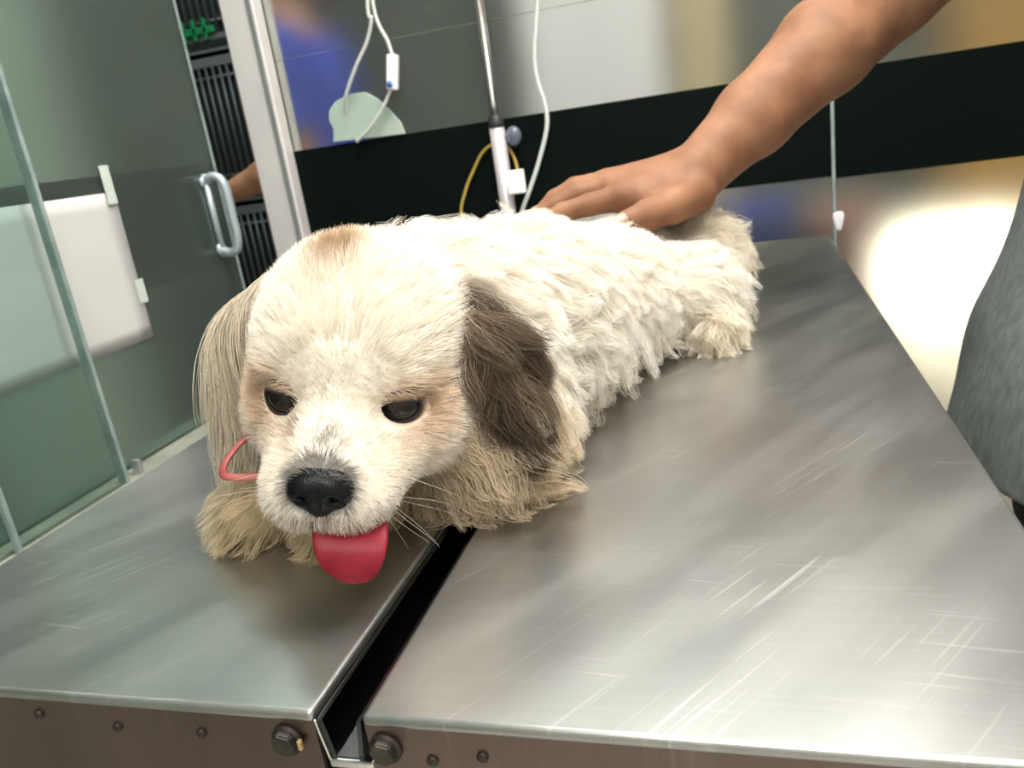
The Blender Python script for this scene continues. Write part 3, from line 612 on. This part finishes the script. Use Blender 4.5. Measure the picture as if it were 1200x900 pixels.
def fur(name, P, flow, L, lift, grav, wave, clump, width, seg=6, tone=.12, tip=1.08, cols=None, wfreq=5.0, jit=.14, nclump=None, dark=0., floor=.0012, solid=True):
    n = len(P); Nn = DF.grad(P); fl = flow(P) if callable(flow) else np.tile(flow, (n, 1)); T = norm(fl - Nn * (fl * Nn).sum(1, keepdims=True))
    L = np.broadcast_to(L, (n,)) * rng.uniform(.65, 1.15, n); lift = np.broadcast_to(lift, (n,))
    d = norm(Nn * lift[:, None] + T * (1 - lift[:, None]) + rng.normal(0, jit, (n, 3))); X = np.zeros((n, seg + 1, 3)); X[:, 0] = P - Nn * .001
    side = norm(np.cross(d, Nn) + 1e-6); 
    for s in range(1, seg + 1):
        d = norm(d + np.array([0, 0, -1]) * grav + rng.normal(0, jit * .3, (n, 3))); q = X[:, s - 1] + d * (L / seg)[:, None]
        if solid:
            for _ in range(2):
                sd = DF.sample(q); m = sd < .0018
                if m.any(): q[m] += DF.grad(q[m]) * (.002 - sd[m])[:, None]
        q[:, 2] = np.maximum(q[:, 2], floor); X[:, s] = q; d = norm(d * .4 + norm(q - X[:, s - 1]) * .6)
    nc = nclump or max(8, n // 28); gi = rng.choice(n, nc, replace=False); kd = kdtree.KDTree(nc)
    for j, i in enumerate(gi): kd.insert(P[i], j)
    kd.balance(); near = np.array([kd.find(p)[1] for p in P]); G = X[gi[near]]; ph = rng.uniform(0, 6.28, nc)[near]; am = rng.uniform(.5, 1.3, nc)[near]
    t = np.linspace(0, 1, seg + 1)[None, :, None]
    X = X + (G - X) * clump * t ** 1.3
    off = wave * am[:, None, None] * np.sin(wfreq * t + ph[:, None, None]) * t * side[:, None, :]; X = X + off
    X[:, 1:, 2] = np.maximum(X[:, 1:, 2], floor)
    c = (coat_colour(P) if cols is None else cols) * (1 + rng.normal(0, tone, (n, 1))) * rng.uniform(1 - tone * 1.2, 1 + tone * .6, nc)[near][:, None]
    if dark: dk = rng.random(n) < dark; c[dk] *= .35
    C = np.clip(c[:, None, :] * np.linspace(.86, tip, seg + 1)[None, :, None], .004, .95)
    cu = bpy.data.hair_curves.new(name); cu.add_curves([seg + 1] * n)
    cu.attributes['position'].data.foreach_set('vector', X.astype(np.float32).ravel())
    ra = cu.attributes.get('radius') or cu.attributes.new('radius', 'FLOAT', 'POINT')
    rad = width / 2 * np.linspace(1, .25, seg + 1)[None, :] * rng.uniform(.7, 1.2, (n, 1)); ra.data.foreach_set('value', rad.astype(np.float32).ravel())
    ca = cu.attributes.new('coat', 'FLOAT_COLOR', 'POINT'); ca.data.foreach_set('color', np.concatenate([C, np.ones((*C.shape[:2], 1))], -1).astype(np.float32).ravel())
    cu.materials.append(hm); o = bpy.data.objects.new(name, cu); COL.objects.link(o); put(o, dog); o['kind'] = 'stuff'; return o
HAND = [np.array(p) for p in ((-.05, .938, .158), (-.09, .91, .145), (-.128, .894, .147), (-.142, .92, .156), (-.176, .90, .15), (-.21, .875, .142), (-.073, .8775, .13), (-.097, .858, .1275), (-.1145, .8465, .1245), (-.20, .93, .15))]
def pressed(P, L):
    d = np.min([np.linalg.norm(P - h, axis=1) for h in HAND], axis=0); return L * (.12 + .88 * sstep(.03, .06, d))
def dirH(v): return np.array(v) @ HA
def away_from(nose):          # strands radiate backwards from the nose over the head
    def f(P):
        h = toH(P) - np.array(nose); h[:, 1] *= 1.2; return norm(h) @ HA + np.array([0, 0, -.25])
    return f
isH = (REG == 0); muz = isH & (hc[:, 1] > .012); notsock = np.ones(len(cen), bool)
for e in EYE:
    q = hc - (e + np.array([0, .006, 0])); notsock &= (((q[:, 0] + np.sign(e[0]) * .001) / .0172) ** 2 + (q[:, 1] / .024) ** 2 + ((q[:, 2] + .0022) / .0098) ** 2) > 1
notnose = ~((np.abs(hc[:, 0]) < .0125) & (hc[:, 1] > .0645) & (hc[:, 2] > -.034))
skull = isH & ~muz & notsock
fur('head_fur', roots(skull, 24000), away_from((0, .05, -.01)), .013, .12, .02, .0005, .30, .00036, 5, jit=.13, tone=.06)
fur('muzzle_fur', roots(muz & notsock & notnose, 9000), away_from((0, .064, -.016)), .0062, .16, .02, .0002, .12, .00032, 4, jit=.12, tone=.07)
earflow = lambda tipv: (lambda P: np.tile(tipv, (len(P), 1)))
sx = cen[:, 2] > .012
body_m = (REG == 3) & sx
def bodyflow(P):
    ax = np.interp(P[:, 1], [.45, .63, .77, .9], [-.235, -.185, -.135, -.095]); o = np.c_[(P[:, 0] - ax) * 9, np.full(len(P), .55), np.full(len(P), -.55)]
    return o
cr_ = roots(body_m, 50000); cr_len = pressed(cr_, .040)
fur('coat_fur', cr_, bodyflow, cr_len, np.where(cr_len < .035, .06, .20), .055, .0046, .74, .0005, 9, wfreq=9, tone=.09, jit=.16, nclump=1300)
fur('shaggy_locks', roots(body_m & (cen[:, 2] < .085), 10000), bodyflow, .055, .34, .13, .0055, .82, .0005, 10, wfreq=9, tone=.13, jit=.2, nclump=460)
cr_ = roots(body_m & (cen[:, 1] > .80), 7000); cr_len = pressed(cr_, .040)
fur('rump_locks', cr_, bodyflow, cr_len, np.where(cr_len < .036, .08, .42), .06, .005, .75, .0005, 8, wfreq=9, tone=.14, jit=.25, nclump=300)
fur('ear_fur', roots(REG == 1, 5000), np.array([.20, -.08, -1.]), .080, .12, .30, .0055, .62, .00042, 10, wfreq=7, tone=.24, jit=.18, nclump=80)
fur('ear_fur', roots(REG == 2, 5600), np.array([.46, -.15, -1.]), .052, .20, .09, .0055, .70, .00042, 10, wfreq=6, tone=.45, jit=.20, nclump=70, tip=.42)
fur('leg_fur', roots((REG == 4) & (cen[:, 1] < .56), 9000), np.array([-.38, -.72, -.25]), .026, .28, .07, .002, .6, .00045, 7, wfreq=5, tone=.16)
fur('leg_fur', roots((REG == 4) & (cen[:, 1] > .6), 2500), np.array([.2, -.4, -.6]), .03, .4, .07, .004, .7, .0005, 7, wfreq=7, tone=.16)
# fringe of pale and dark hairs below the nose
lipm = muz & (hc[:, 1] > .036) & (hc[:, 2] < -.030)
fur('lip_fringe', roots(lipm, 900), lambda P: np.tile(dirH((0, .25, -1)), (len(P), 1)) + (toH(P)[:, :1] * 18) * HA[0], .0075, .25, .05, .0003, .1, .00030, 4, cols=np.where(rng.random((900, 1)) < .2, .12, .80) * np.array([[1, .95, .9]]), jit=.15)

# whiskers
wp, wl = [], []
for s in (-1, 1):
    for i in range(7): wp.append(H(s * rng.uniform(.018, .028), rng.uniform(.03, .046), rng.uniform(-.040, -.026)))
wp = np.array(wp)
fur('whiskers', wp, lambda P: (np.sign(toH(P)[:, :1]) * 1.0) * HA[0] - .3 * HA[1] - np.array([0, 0, .35]), .045, .5, .03, .001, 0, .00032, 8, cols=np.tile((.8, .76, .66), (14, 1)), nclump=8, jit=.12)
# eyes
iris = M('dark_eye', (.006, .005, .005), .03, Specular_IOR_Level=.4); noise_color(iris, (.003, .003, .003), (.012, .008, .006), 90)
lidm = M('dark_eyelid', (.012, .009, .008), .35)
for s, e in zip((-1, 1), EYE):
    c = e + np.array([0, .0015, 0]); bm = bmesh.new(); bmesh.ops.create_uvsphere(bm, u_segments=32, v_segments=20, radius=ER)
    for v in bm.verts: v.co = Vector(H(*(c + np.array(v.co))))
    eye = bm_obj('eye', bm, iris, dog, True)
    fwd = norm(np.array([s * .22, 1, .02])); rt_ = norm(np.cross(fwd, (0, 0, 1))) * s; upv = norm(np.cross(rt_, fwd)) ; upv = upv * np.sign(upv[2])
    rings = []; tilt = .10; NS = 44
    for g, (grow, lift_) in enumerate(((1.0, .0002), (1.0, .0008), (1.08, .0012), (1.22, .0014), (1.55, .0005), (1.75, -.0015))):
        ring = []
        for k in range(NS):
            a = 2 * math.pi * k / NS; ca, sa = math.cos(a), math.sin(a)
            ha = .92 * ca; vb = (.33 * abs(sa) ** .9 if sa > 0 else -.50 * abs(sa) ** .9)
            ha, vb = ha * grow, vb * (1 + (grow - 1) * 2.0)
            ha, vb = ha * math.cos(tilt) - vb * math.sin(tilt), ha * math.sin(tilt) + vb * math.cos(tilt)
            d = fwd * math.cos(ha) * math.cos(vb) + rt_ * math.sin(ha) * math.cos(vb) + upv * math.sin(vb); ring.append(H(*(c + d * (ER + lift_))))
        rings.append(ring)
    LV = np.array(rings).reshape(-1, 3); LQ = np.array([[g * NS + k, g * NS + (k + 1) % NS, (g + 1) * NS + (k + 1) % NS, (g + 1) * NS + k] for g in range(5) for k in range(NS)])
    lm = mesh_from('eyelid', LV, LQ if s < 0 else LQ[:, ::-1]); g_ = np.repeat(np.arange(6), NS)
    lc = np.where(g_[:, None] < 3, np.array([[.012, .009, .008]]), np.where(g_[:, None] == 3, np.array([[.16, .10, .065]]), np.array([[.45, .33, .21]]))); set_colour(lm, lc)
    put(link('eyelid', lm, None, fm), eye)
    # lashes and brow hairs over the upper lid
# nose leather
NF = Field(H(0, .06, -.02) - .03, H(0, .06, -.02) + .03, .0011)
for c, r, k in (((0, .0620, -.0190), (.0150, .0085, .0085), .004), ((.0075, .0630, -.0220), (.0090, .0080, .0085), .004), ((-.0075, .0630, -.0220), (.0090, .0080, .0085), .004), ((0, .0625, -.0285), (.0070, .0075, .0080), .005), ((0, .0555, -.0150), (.0125, .0080, .0065), .005)):
    NF.add(hel(c, np.array(r) * 1.07), k)
for s in (-1, 1):
    NF.cut(hrc((s * .0070, .0745, -.0230), (s * .0085, .0685, -.0228), .0028, .0018), .0022); NF.cut(hrc((s * .0085, .072, -.0245), (s * .0140, .0675, -.0265), .0013), .0015)
NF.cut(hrc((0, .0725, -.025), (0, .071, -.036), .0009), .0016)
nv, nq = NF.mesh(1); nm = M('black_nose', (.003, .0035, .005), .33, Specular_IOR_Level=.2); N_, L_, b_ = nodes(nm)
vo = N_.new('ShaderNodeTexVoronoi'); vo.inputs['Scale'].default_value = 900; tc = N_.new('ShaderNodeTexCoord'); bp = N_.new('ShaderNodeBump'); bp.inputs['Strength'].default_value = .35; bp.inputs['Distance'].default_value = .0004
L_.new(tc.outputs['Object'], vo.inputs['Vector']); L_.new(vo.outputs['Distance'], bp.inputs['Height']); L_.new(bp.outputs[0], b_.inputs['Normal'])
put(link('nose', mesh_from('nose', nv, nq), None, nm), dog)
# tongue
tpath = catmull([(.007, .026, -.0470), (.0115, .046, -.0470), (.0142, .0585, -.0490), (.0166, .0675, -.0545), (.0183, .0715, -.0625), (.0190, .0725, -.0705)], 8)
tl = np.r_[0, np.cumsum(np.linalg.norm(np.diff(tpath, axis=0), axis=1))]; tl /= tl[-1]; tt_ = norm(np.gradient(tpath, axis=0)); TS_ = 28; tvs = []
for i, pc in enumerate(tpath):
    u = tl[i]; wd = .0205 * (1 - .10 * (1 - u)) * (1.0 if u < .55 else math.sqrt(max(0, 1 - ((u - .55) / .4505) ** 2))); th = .0028 * (1 if u < .8 else max(.35, math.sqrt(max(0, 1 - ((u - .8) / .215) ** 2))))
    sdv = np.array([1., 0, 0]); sdv = norm(sdv - tt_[i] * tt_[i][0]); nv_ = np.cross(sdv, tt_[i])
    for k in range(TS_):
        a = 2 * math.pi * k / TS_; ca, sa = math.cos(a), math.sin(a); cup = .0016 * ca * ca - .0011 * math.exp(-(ca / .16) ** 2) * (1 - sstep(.55, .9, u))
        tvs.append(H(*(pc + sdv * wd * math.copysign(abs(ca) ** .8, ca) + nv_ * (th * sa + cup))))
tv = np.array(tvs); nr = len(tpath); tq = np.array([[r * TS_ + k, r * TS_ + (k + 1) % TS_, (r + 1) * TS_ + (k + 1) % TS_, (r + 1) * TS_ + k] for r in range(nr - 1) for k in range(TS_)])
tm = M('pink_tongue', (.40, .02, .05), .45, Subsurface_Weight=.05, Specular_IOR_Level=.25); noise_color(tm, (.20, .006, .017), (.27, .014, .030), 60, 4, bump=.15); tm.node_tree.nodes['Principled BSDF'].inputs['Subsurface Radius'].default_value = (.006, .002, .002)
put(link('tongue', mesh_from('tongue', tv, tq), None, tm), dog)
# leash loop beside the paw
ls = tube('leash_cord', catmull([(-.262, .455, .075), (-.282, .425, .072), (-.295, .395, .078), (-.3005, .376, .072), (-.296, .3625, .067), (-.282, .361, .0655), (-.266, .366, .0650), (-.248, .380, .063), (-.236, .40, .055)], 8), .0026, MAT['leash'], None, 10, .55)
tag(ls, 'thin pinkish red leash loop between the dog ear and front paw', 'leash')
# ---------------------------------------------------------------- person with the hand on the dog
def fold(V, Nn, amp, f):      # cloth folds as real relief
    x, y, z = V.T
    return V + Nn * (amp * (np.sin(f * (x * .9 + z * 1.6 + .3 * np.sin(f * .4 * y))) * np.sin(f * .55 * (y - z * .7) + 1.3) + .5 * np.sin(f * 1.7 * (z * 1.2 - x * .5 + y * .3)) * np.sin(f * .8 * (x + y))))[:, None]
def vnorm(V, Q):
    fn = np.cross(V[Q[:, 2]] - V[Q[:, 0]], V[Q[:, 3]] - V[Q[:, 1]]); n = np.zeros_like(V)
    for k in range(4): np.add.at(n, Q[:, k], fn)
    return norm(n)
per = empty('person', (.40, .95, FLOOR), label='person in a grey t-shirt resting a hand on the dog', cat='person')
SF = Field((-.26, .60, .08), (.64, 1.31, .88), .0028)
elb, wri, sho = (.178, 1.140, .326), (-.050, .938, .1585), (.425, 1.150, .470)
chain(SF, [sho, (.30, 1.145, .395), elb], [.060, .052, .052], .02)
chain(SF, [elb, (.098, 1.072, .272), (.015, .997, .208), wri], [.056, .054, .042, .031], .016)
SF.add(rc((-.035, .957, .168), (-.054, .925, .152), .027, .026), .012)
# palm, back of the hand
MC = dict(i=(-.128, .8937, .1470), m=(-.142, .9203, .1560), r=(-.1485, .9419, .1600), p=(-.1439, .9650, .1600))
for k_, r0, r1 in (('i', .0245, .0175), ('m', .0240, .0175), ('r', .0225, .0165), ('p', .0205, .0150)): SF.add(rc(wri, MC[k_], r0, r1), .014)
SF.add(rc((-.060, .915, .147), (-.105, .890, .141), .021, .015), .014)
for pts in ([MC['i'], (-.1623, .8815, .1440), (-.190, .8700, .1400), (-.2105, .8613, .1335)], [MC['m'], (-.1790, .9109, .1550), (-.2030, .8994, .1465), (-.2225, .8900, .1365)],
            [MC['r'], (-.1850, .9325, .1600), (-.2080, .9230, .1510), (-.2220, .9160, .1420)], [MC['p'], (-.1740, .9607, .1590), (-.1920, .9530, .1520), (-.2030, .9470, .1450)]):
    chain(SF, pts, [.0150, .0122, .0108, .0086], .004)
chain(SF, [(-.052, .908, .140), (-.0733, .8770, .1330), (-.0968, .8545, .1290), (-.1170, .8415, .1265)], [.0245, .0185, .0158, .0122], .006)
# torso, neck, head and the other arm (under the shirt and above the frame)
tors = [((.40, .94, -.02), (.42, .955, .22), .115, .110), ((.42, .955, .22), (.425, .965, .42), .11, .10), ((.425, .82, .44), (.43, 1.11, .455), .062, .062), ((.415, .965, .46), (.385, .965, .59), .052, .050)]
for a, b, r0, r1 in tors: SF.add(rc(a, b, r0, r1), .03)
hd = np.array([.355, .965, .695]); SF.add(el(hd, (.092, .074, .112)), .015); SF.add(el(hd + (-.030, 0, -.065), (.058, .055, .045)), .02); SF.add(rc(hd + (-.088, 0, .010), hd + (-.103, 0, -.025), .009, .014), .01)
for s in (-1, 1): SF.add(el(hd + (.012, s * .074, -.008), (.018, .009, .030)), .006); SF.cut(el(hd + (-.086, s * .031, .010), (.016, .018, .011)), .008)
SF.cut(rc(hd + (-.098, -.022, -.058), hd + (-.098, .022, -.058), .004), .005)
chain(SF, [(.43, .80, .455), (.475, .765, .30), (.50, .745, .18)], [.055, .047, .043], .02); chain(SF, [(.50, .745, .18), (.495, .735, .10)], [.043, .04], .02)
sv, sq = SF.mesh(2)
skn = link('body', mesh_from('body', sv, sq), None, MAT['skin']); put(skn, per)
del SF
def nail(c, d, up, w, l):
    d = norm(np.array(d, float)); up = norm(np.array(up, float)); up = norm(up - d * (up @ d)); sd = np.cross(d, up); bm = bmesh.new(); bmesh.ops.create_uvsphere(bm, u_segments=16, v_segments=10, radius=1)
    for v in bm.verts: v.co = Vector(np.array(c) + d * v.co.x * l + sd * v.co.y * w + up * v.co.z * .0016)
    bm_obj('nail', bm, MAT['nail'], skn, True)
nail((-.1195, .8312, .1325), (-.0177, -.0112, -.003), (.10, -.72, .60), .0058, .0078)
nail((-.2135, .8590, .1440), (-.02, -.009, -.007), (-.2, -.5, .8), .0045, .0060)
nail((-.2255, .8870, .1465), (-.02, -.009, -.010), (-.3, -.3, .8), .0045, .0060)
for s in (-1, 1):
    bm = bmesh.new(); bmesh.ops.create_uvsphere(bm, u_segments=16, v_segments=10, radius=.012); bmesh.ops.translate(bm, verts=bm.verts, vec=hd + (-.078, s * .031, .010)); bm_obj('eye', bm, iris, per, True)
HF = Field(hd - .16, hd + .17, .005); HF.add(el(hd + (.012, 0, .022), (.096, .083, .105)), .01); HF.cut(el(hd + (-.085, 0, -.045), (.095, .09, .11)), .02); HF.cut(el(hd + (-.02, 0, -.10), (.12, .10, .06)), .02)
hv, hq = HF.mesh(2); put(link('hair', mesh_from('hair', hv, hq), None, MAT['hair']), per)
# loose t-shirt
TS = Field((.12, .58, -.24), (.68, 1.30, .60), .005)
TS.add(el((.375, .925, -.20), (.172, .215, .22)), .03); TS.add(rc((.388, .93, -.05), (.445, .955, .22), .148, .135), .06); TS.add(rc((.440, .955, .22), (.43, .965, .40), .135, .118), .05)
TS.add(rc((.43, .82, .435), (.435, 1.11, .445), .076, .076), .04); TS.add(rc((.43, 1.13, .46), (.305, 1.145, .398), .075, .068), .03); TS.add(rc((.432, .80, .45), (.475, .765, .31), .072, .066), .03)
TS.cut(rc((.415, .965, .50), (.38, .965, .62), .062, .075), .01); TS.cut(rc((.255, 1.143, .372), (.18, 1.14, .33), .062, .08), .006); TS.cut(rc((.486, .757, .262), (.50, .745, .18), .062, .08), .006)
zz = (TS.lo[2] + TS.h * np.arange(TS.n[2]))[None, None, :]; yy = (TS.lo[1] + TS.h * np.arange(TS.n[1]))[None, :, None]
TS.d = np.maximum(TS.d, (-.192 + .012 * np.sin(yy * 9) - zz).astype(np.float32))
v, q = TS.mesh(3); v = fold(v, vnorm(v, q), .0026, 17); put(link('shirt', mesh_from('shirt', v, q), None, MAT['shirt']), per)
TR = Field((.2, .68, FLOOR - .02), (.60, 1.20, .05), .007)
TR.add(el((.395, .94, -.12), (.135, .175, .14)), .04)
for s in (-1, 1): chain(TR, [(.395, .94 + s * .09, -.16), (.39, .94 + s * .10, -.44), (.41, .94 + s * .105, -.82)], [.098, .074, .062], .03)
v, q = TR.mesh(3); v = fold(v, vnorm(v, q), .004, 22); put(link('trousers', mesh_from('trousers', v, q), None, MAT['black']), per)
for s in (-1, 1):
    F2 = Field((.18, .94 + s * .105 - .09, FLOOR - .01), (.53, .94 + s * .105 + .09, -.72), .006); F2.add(el((.40, .94 + s * .105, FLOOR + .045), (.06, .048, .045)), .02); F2.add(el((.31, .94 + s * .105, FLOOR + .032), (.09, .046, .032)), .03)
    F2.d = np.maximum(F2.d, (FLOOR + .001 - (F2.lo[2] + F2.h * np.arange(F2.n[2])))[None, None, :].astype(np.float32)); v, q = F2.mesh(2); put(link('shoe', mesh_from('shoe', v, q), None, MAT['shoe']), per)

# ---------------------------------------------------------------- person in blue behind the glass
p2 = empty('person', (-1.14, 2.10, FLOOR), label='person in blue scrubs by the crates behind the glass', cat='person')
B = Field((-1.55, 1.80, .0), (-.90, 2.40, 1.0), .006)
chain(B, [(-1.12, 1.98, .54), (-1.10, 1.955, .26)], [.052, .042], .02); chain(B, [(-1.10, 1.955, .26), (-1.20, 1.93, .215), (-1.31, 1.915, .185)], [.044, .040, .028], .015)
chain(B, [(-1.31, 1.915, .185), (-1.36, 1.912, .172)], [.027, .022], .01)
for j in range(4): chain(B, [(-1.36, 1.895 + .014 * j, .178), (-1.40, 1.893 + .015 * j, .168), (-1.415, 1.893 + .015 * j, .145)], [.0095, .009, .008], .004)
chain(B, [(-1.33, 1.895, .180), (-1.365, 1.878, .165), (-1.385, 1.876, .155)], [.014, .011, .009], .005)
chain(B, [(-1.12, 2.26, .54), (-1.12, 2.30, .28), (-1.25, 2.27, .12)], [.05, .042, .03], .02)
B.add(rc((-1.13, 2.12, .30), (-1.14, 2.12, .52), .10, .09), .03); B.add(rc((-1.14, 2.12, .55), (-1.165, 2.12, .68), .05, .048), .03)
h2 = np.array([-1.185, 2.12, .785]); B.add(el(h2, (.092, .074, .112)), .015); B.add(el(h2 + (-.030, 0, -.065), (.058, .055, .045)), .02); B.add(rc(h2 + (-.088, 0, .010), h2 + (-.103, 0, -.025), .010, .014), .01)
for s in (-1, 1): B.add(el(h2 + (.012, s * .074, -.008), (.018, .010, .030)), .006)
v, q = B.mesh(2); put(link('body', mesh_from('body', v, q), None, MAT['skin2']), p2)
HF = Field(h2 - .16, h2 + .17, .006); HF.add(el(h2 + (.012, 0, .022), (.096, .083, .105)), .01); HF.cut(el(h2 + (-.085, 0, -.045), (.095, .09, .11)), .02); HF.cut(el(h2 + (-.02, 0, -.10), (.12, .10, .06)), .02)
v, q = HF.mesh(2); put(link('hair', mesh_from('hair', v, q), None, MAT['hair']), p2)
for s in (-1, 1):
    bm = bmesh.new(); bmesh.ops.create_uvsphere(bm, u_segments=14, v_segments=8, radius=.012); bmesh.ops.translate(bm, verts=bm.verts, vec=h2 + (-.082, s * .031, .010)); bm_obj('eye', bm, iris, p2, True)
C2 = Field((-1.42, 1.82, -.25), (-.88, 2.42, .66), .007)
C2.add(rc((-1.13, 2.12, -.10), (-1.13, 2.12, .42), .135, .130), .04); C2.add(rc((-1.13, 2.00, .50), (-1.13, 2.24, .50), .075, .075), .04)
C2.add(rc((-1.125, 1.98, .52), (-1.112, 1.962, .345), .068, .062), .03); C2.add(rc((-1.125, 2.26, .52), (-1.12, 2.29, .36), .068, .062), .03)
C2.cut(rc((-1.14, 2.12, .60), (-1.17, 2.12, .72), .06, .075), .01)
C2.d = np.maximum(C2.d, (-.20 - (C2.lo[2] + C2.h * np.arange(C2.n[2])))[None, None, :].astype(np.float32))
v, q = C2.mesh(3); v = fold(v, vnorm(v, q), .004, 24); put(link('scrub_top', mesh_from('scrub_top', v, q), None, MAT['blue']), p2)
T2 = Field((-1.32, 1.88, FLOOR - .02), (-.94, 2.36, .0), .009); T2.add(el((-1.13, 2.12, -.18), (.12, .155, .12)), .04)
for s in (-1, 1): chain(T2, [(-1.13, 2.12 + s * .08, -.22), (-1.12, 2.12 + s * .09, -.83)], [.09, .062], .03)
v, q = T2.mesh(3); put(link('trousers', mesh_from('trousers', v, q), None, MAT['navy']), p2)
for s in (-1, 1):
    F2 = Field((-1.34, 2.12 + s * .09 - .09, FLOOR - .01), (-1.0, 2.12 + s * .09 + .09, -.72), .008); F2.add(el((-1.12, 2.12 + s * .09, FLOOR + .045), (.06, .048, .045)), .02); F2.add(el((-1.21, 2.12 + s * .09, FLOOR + .032), (.09, .046, .032)), .03)
    F2.d = np.maximum(F2.d, (FLOOR + .001 - (F2.lo[2] + F2.h * np.arange(F2.n[2])))[None, None, :].astype(np.float32)); v, q = F2.mesh(2); put(link('shoe', mesh_from('shoe', v, q), None, MAT['white']), p2)
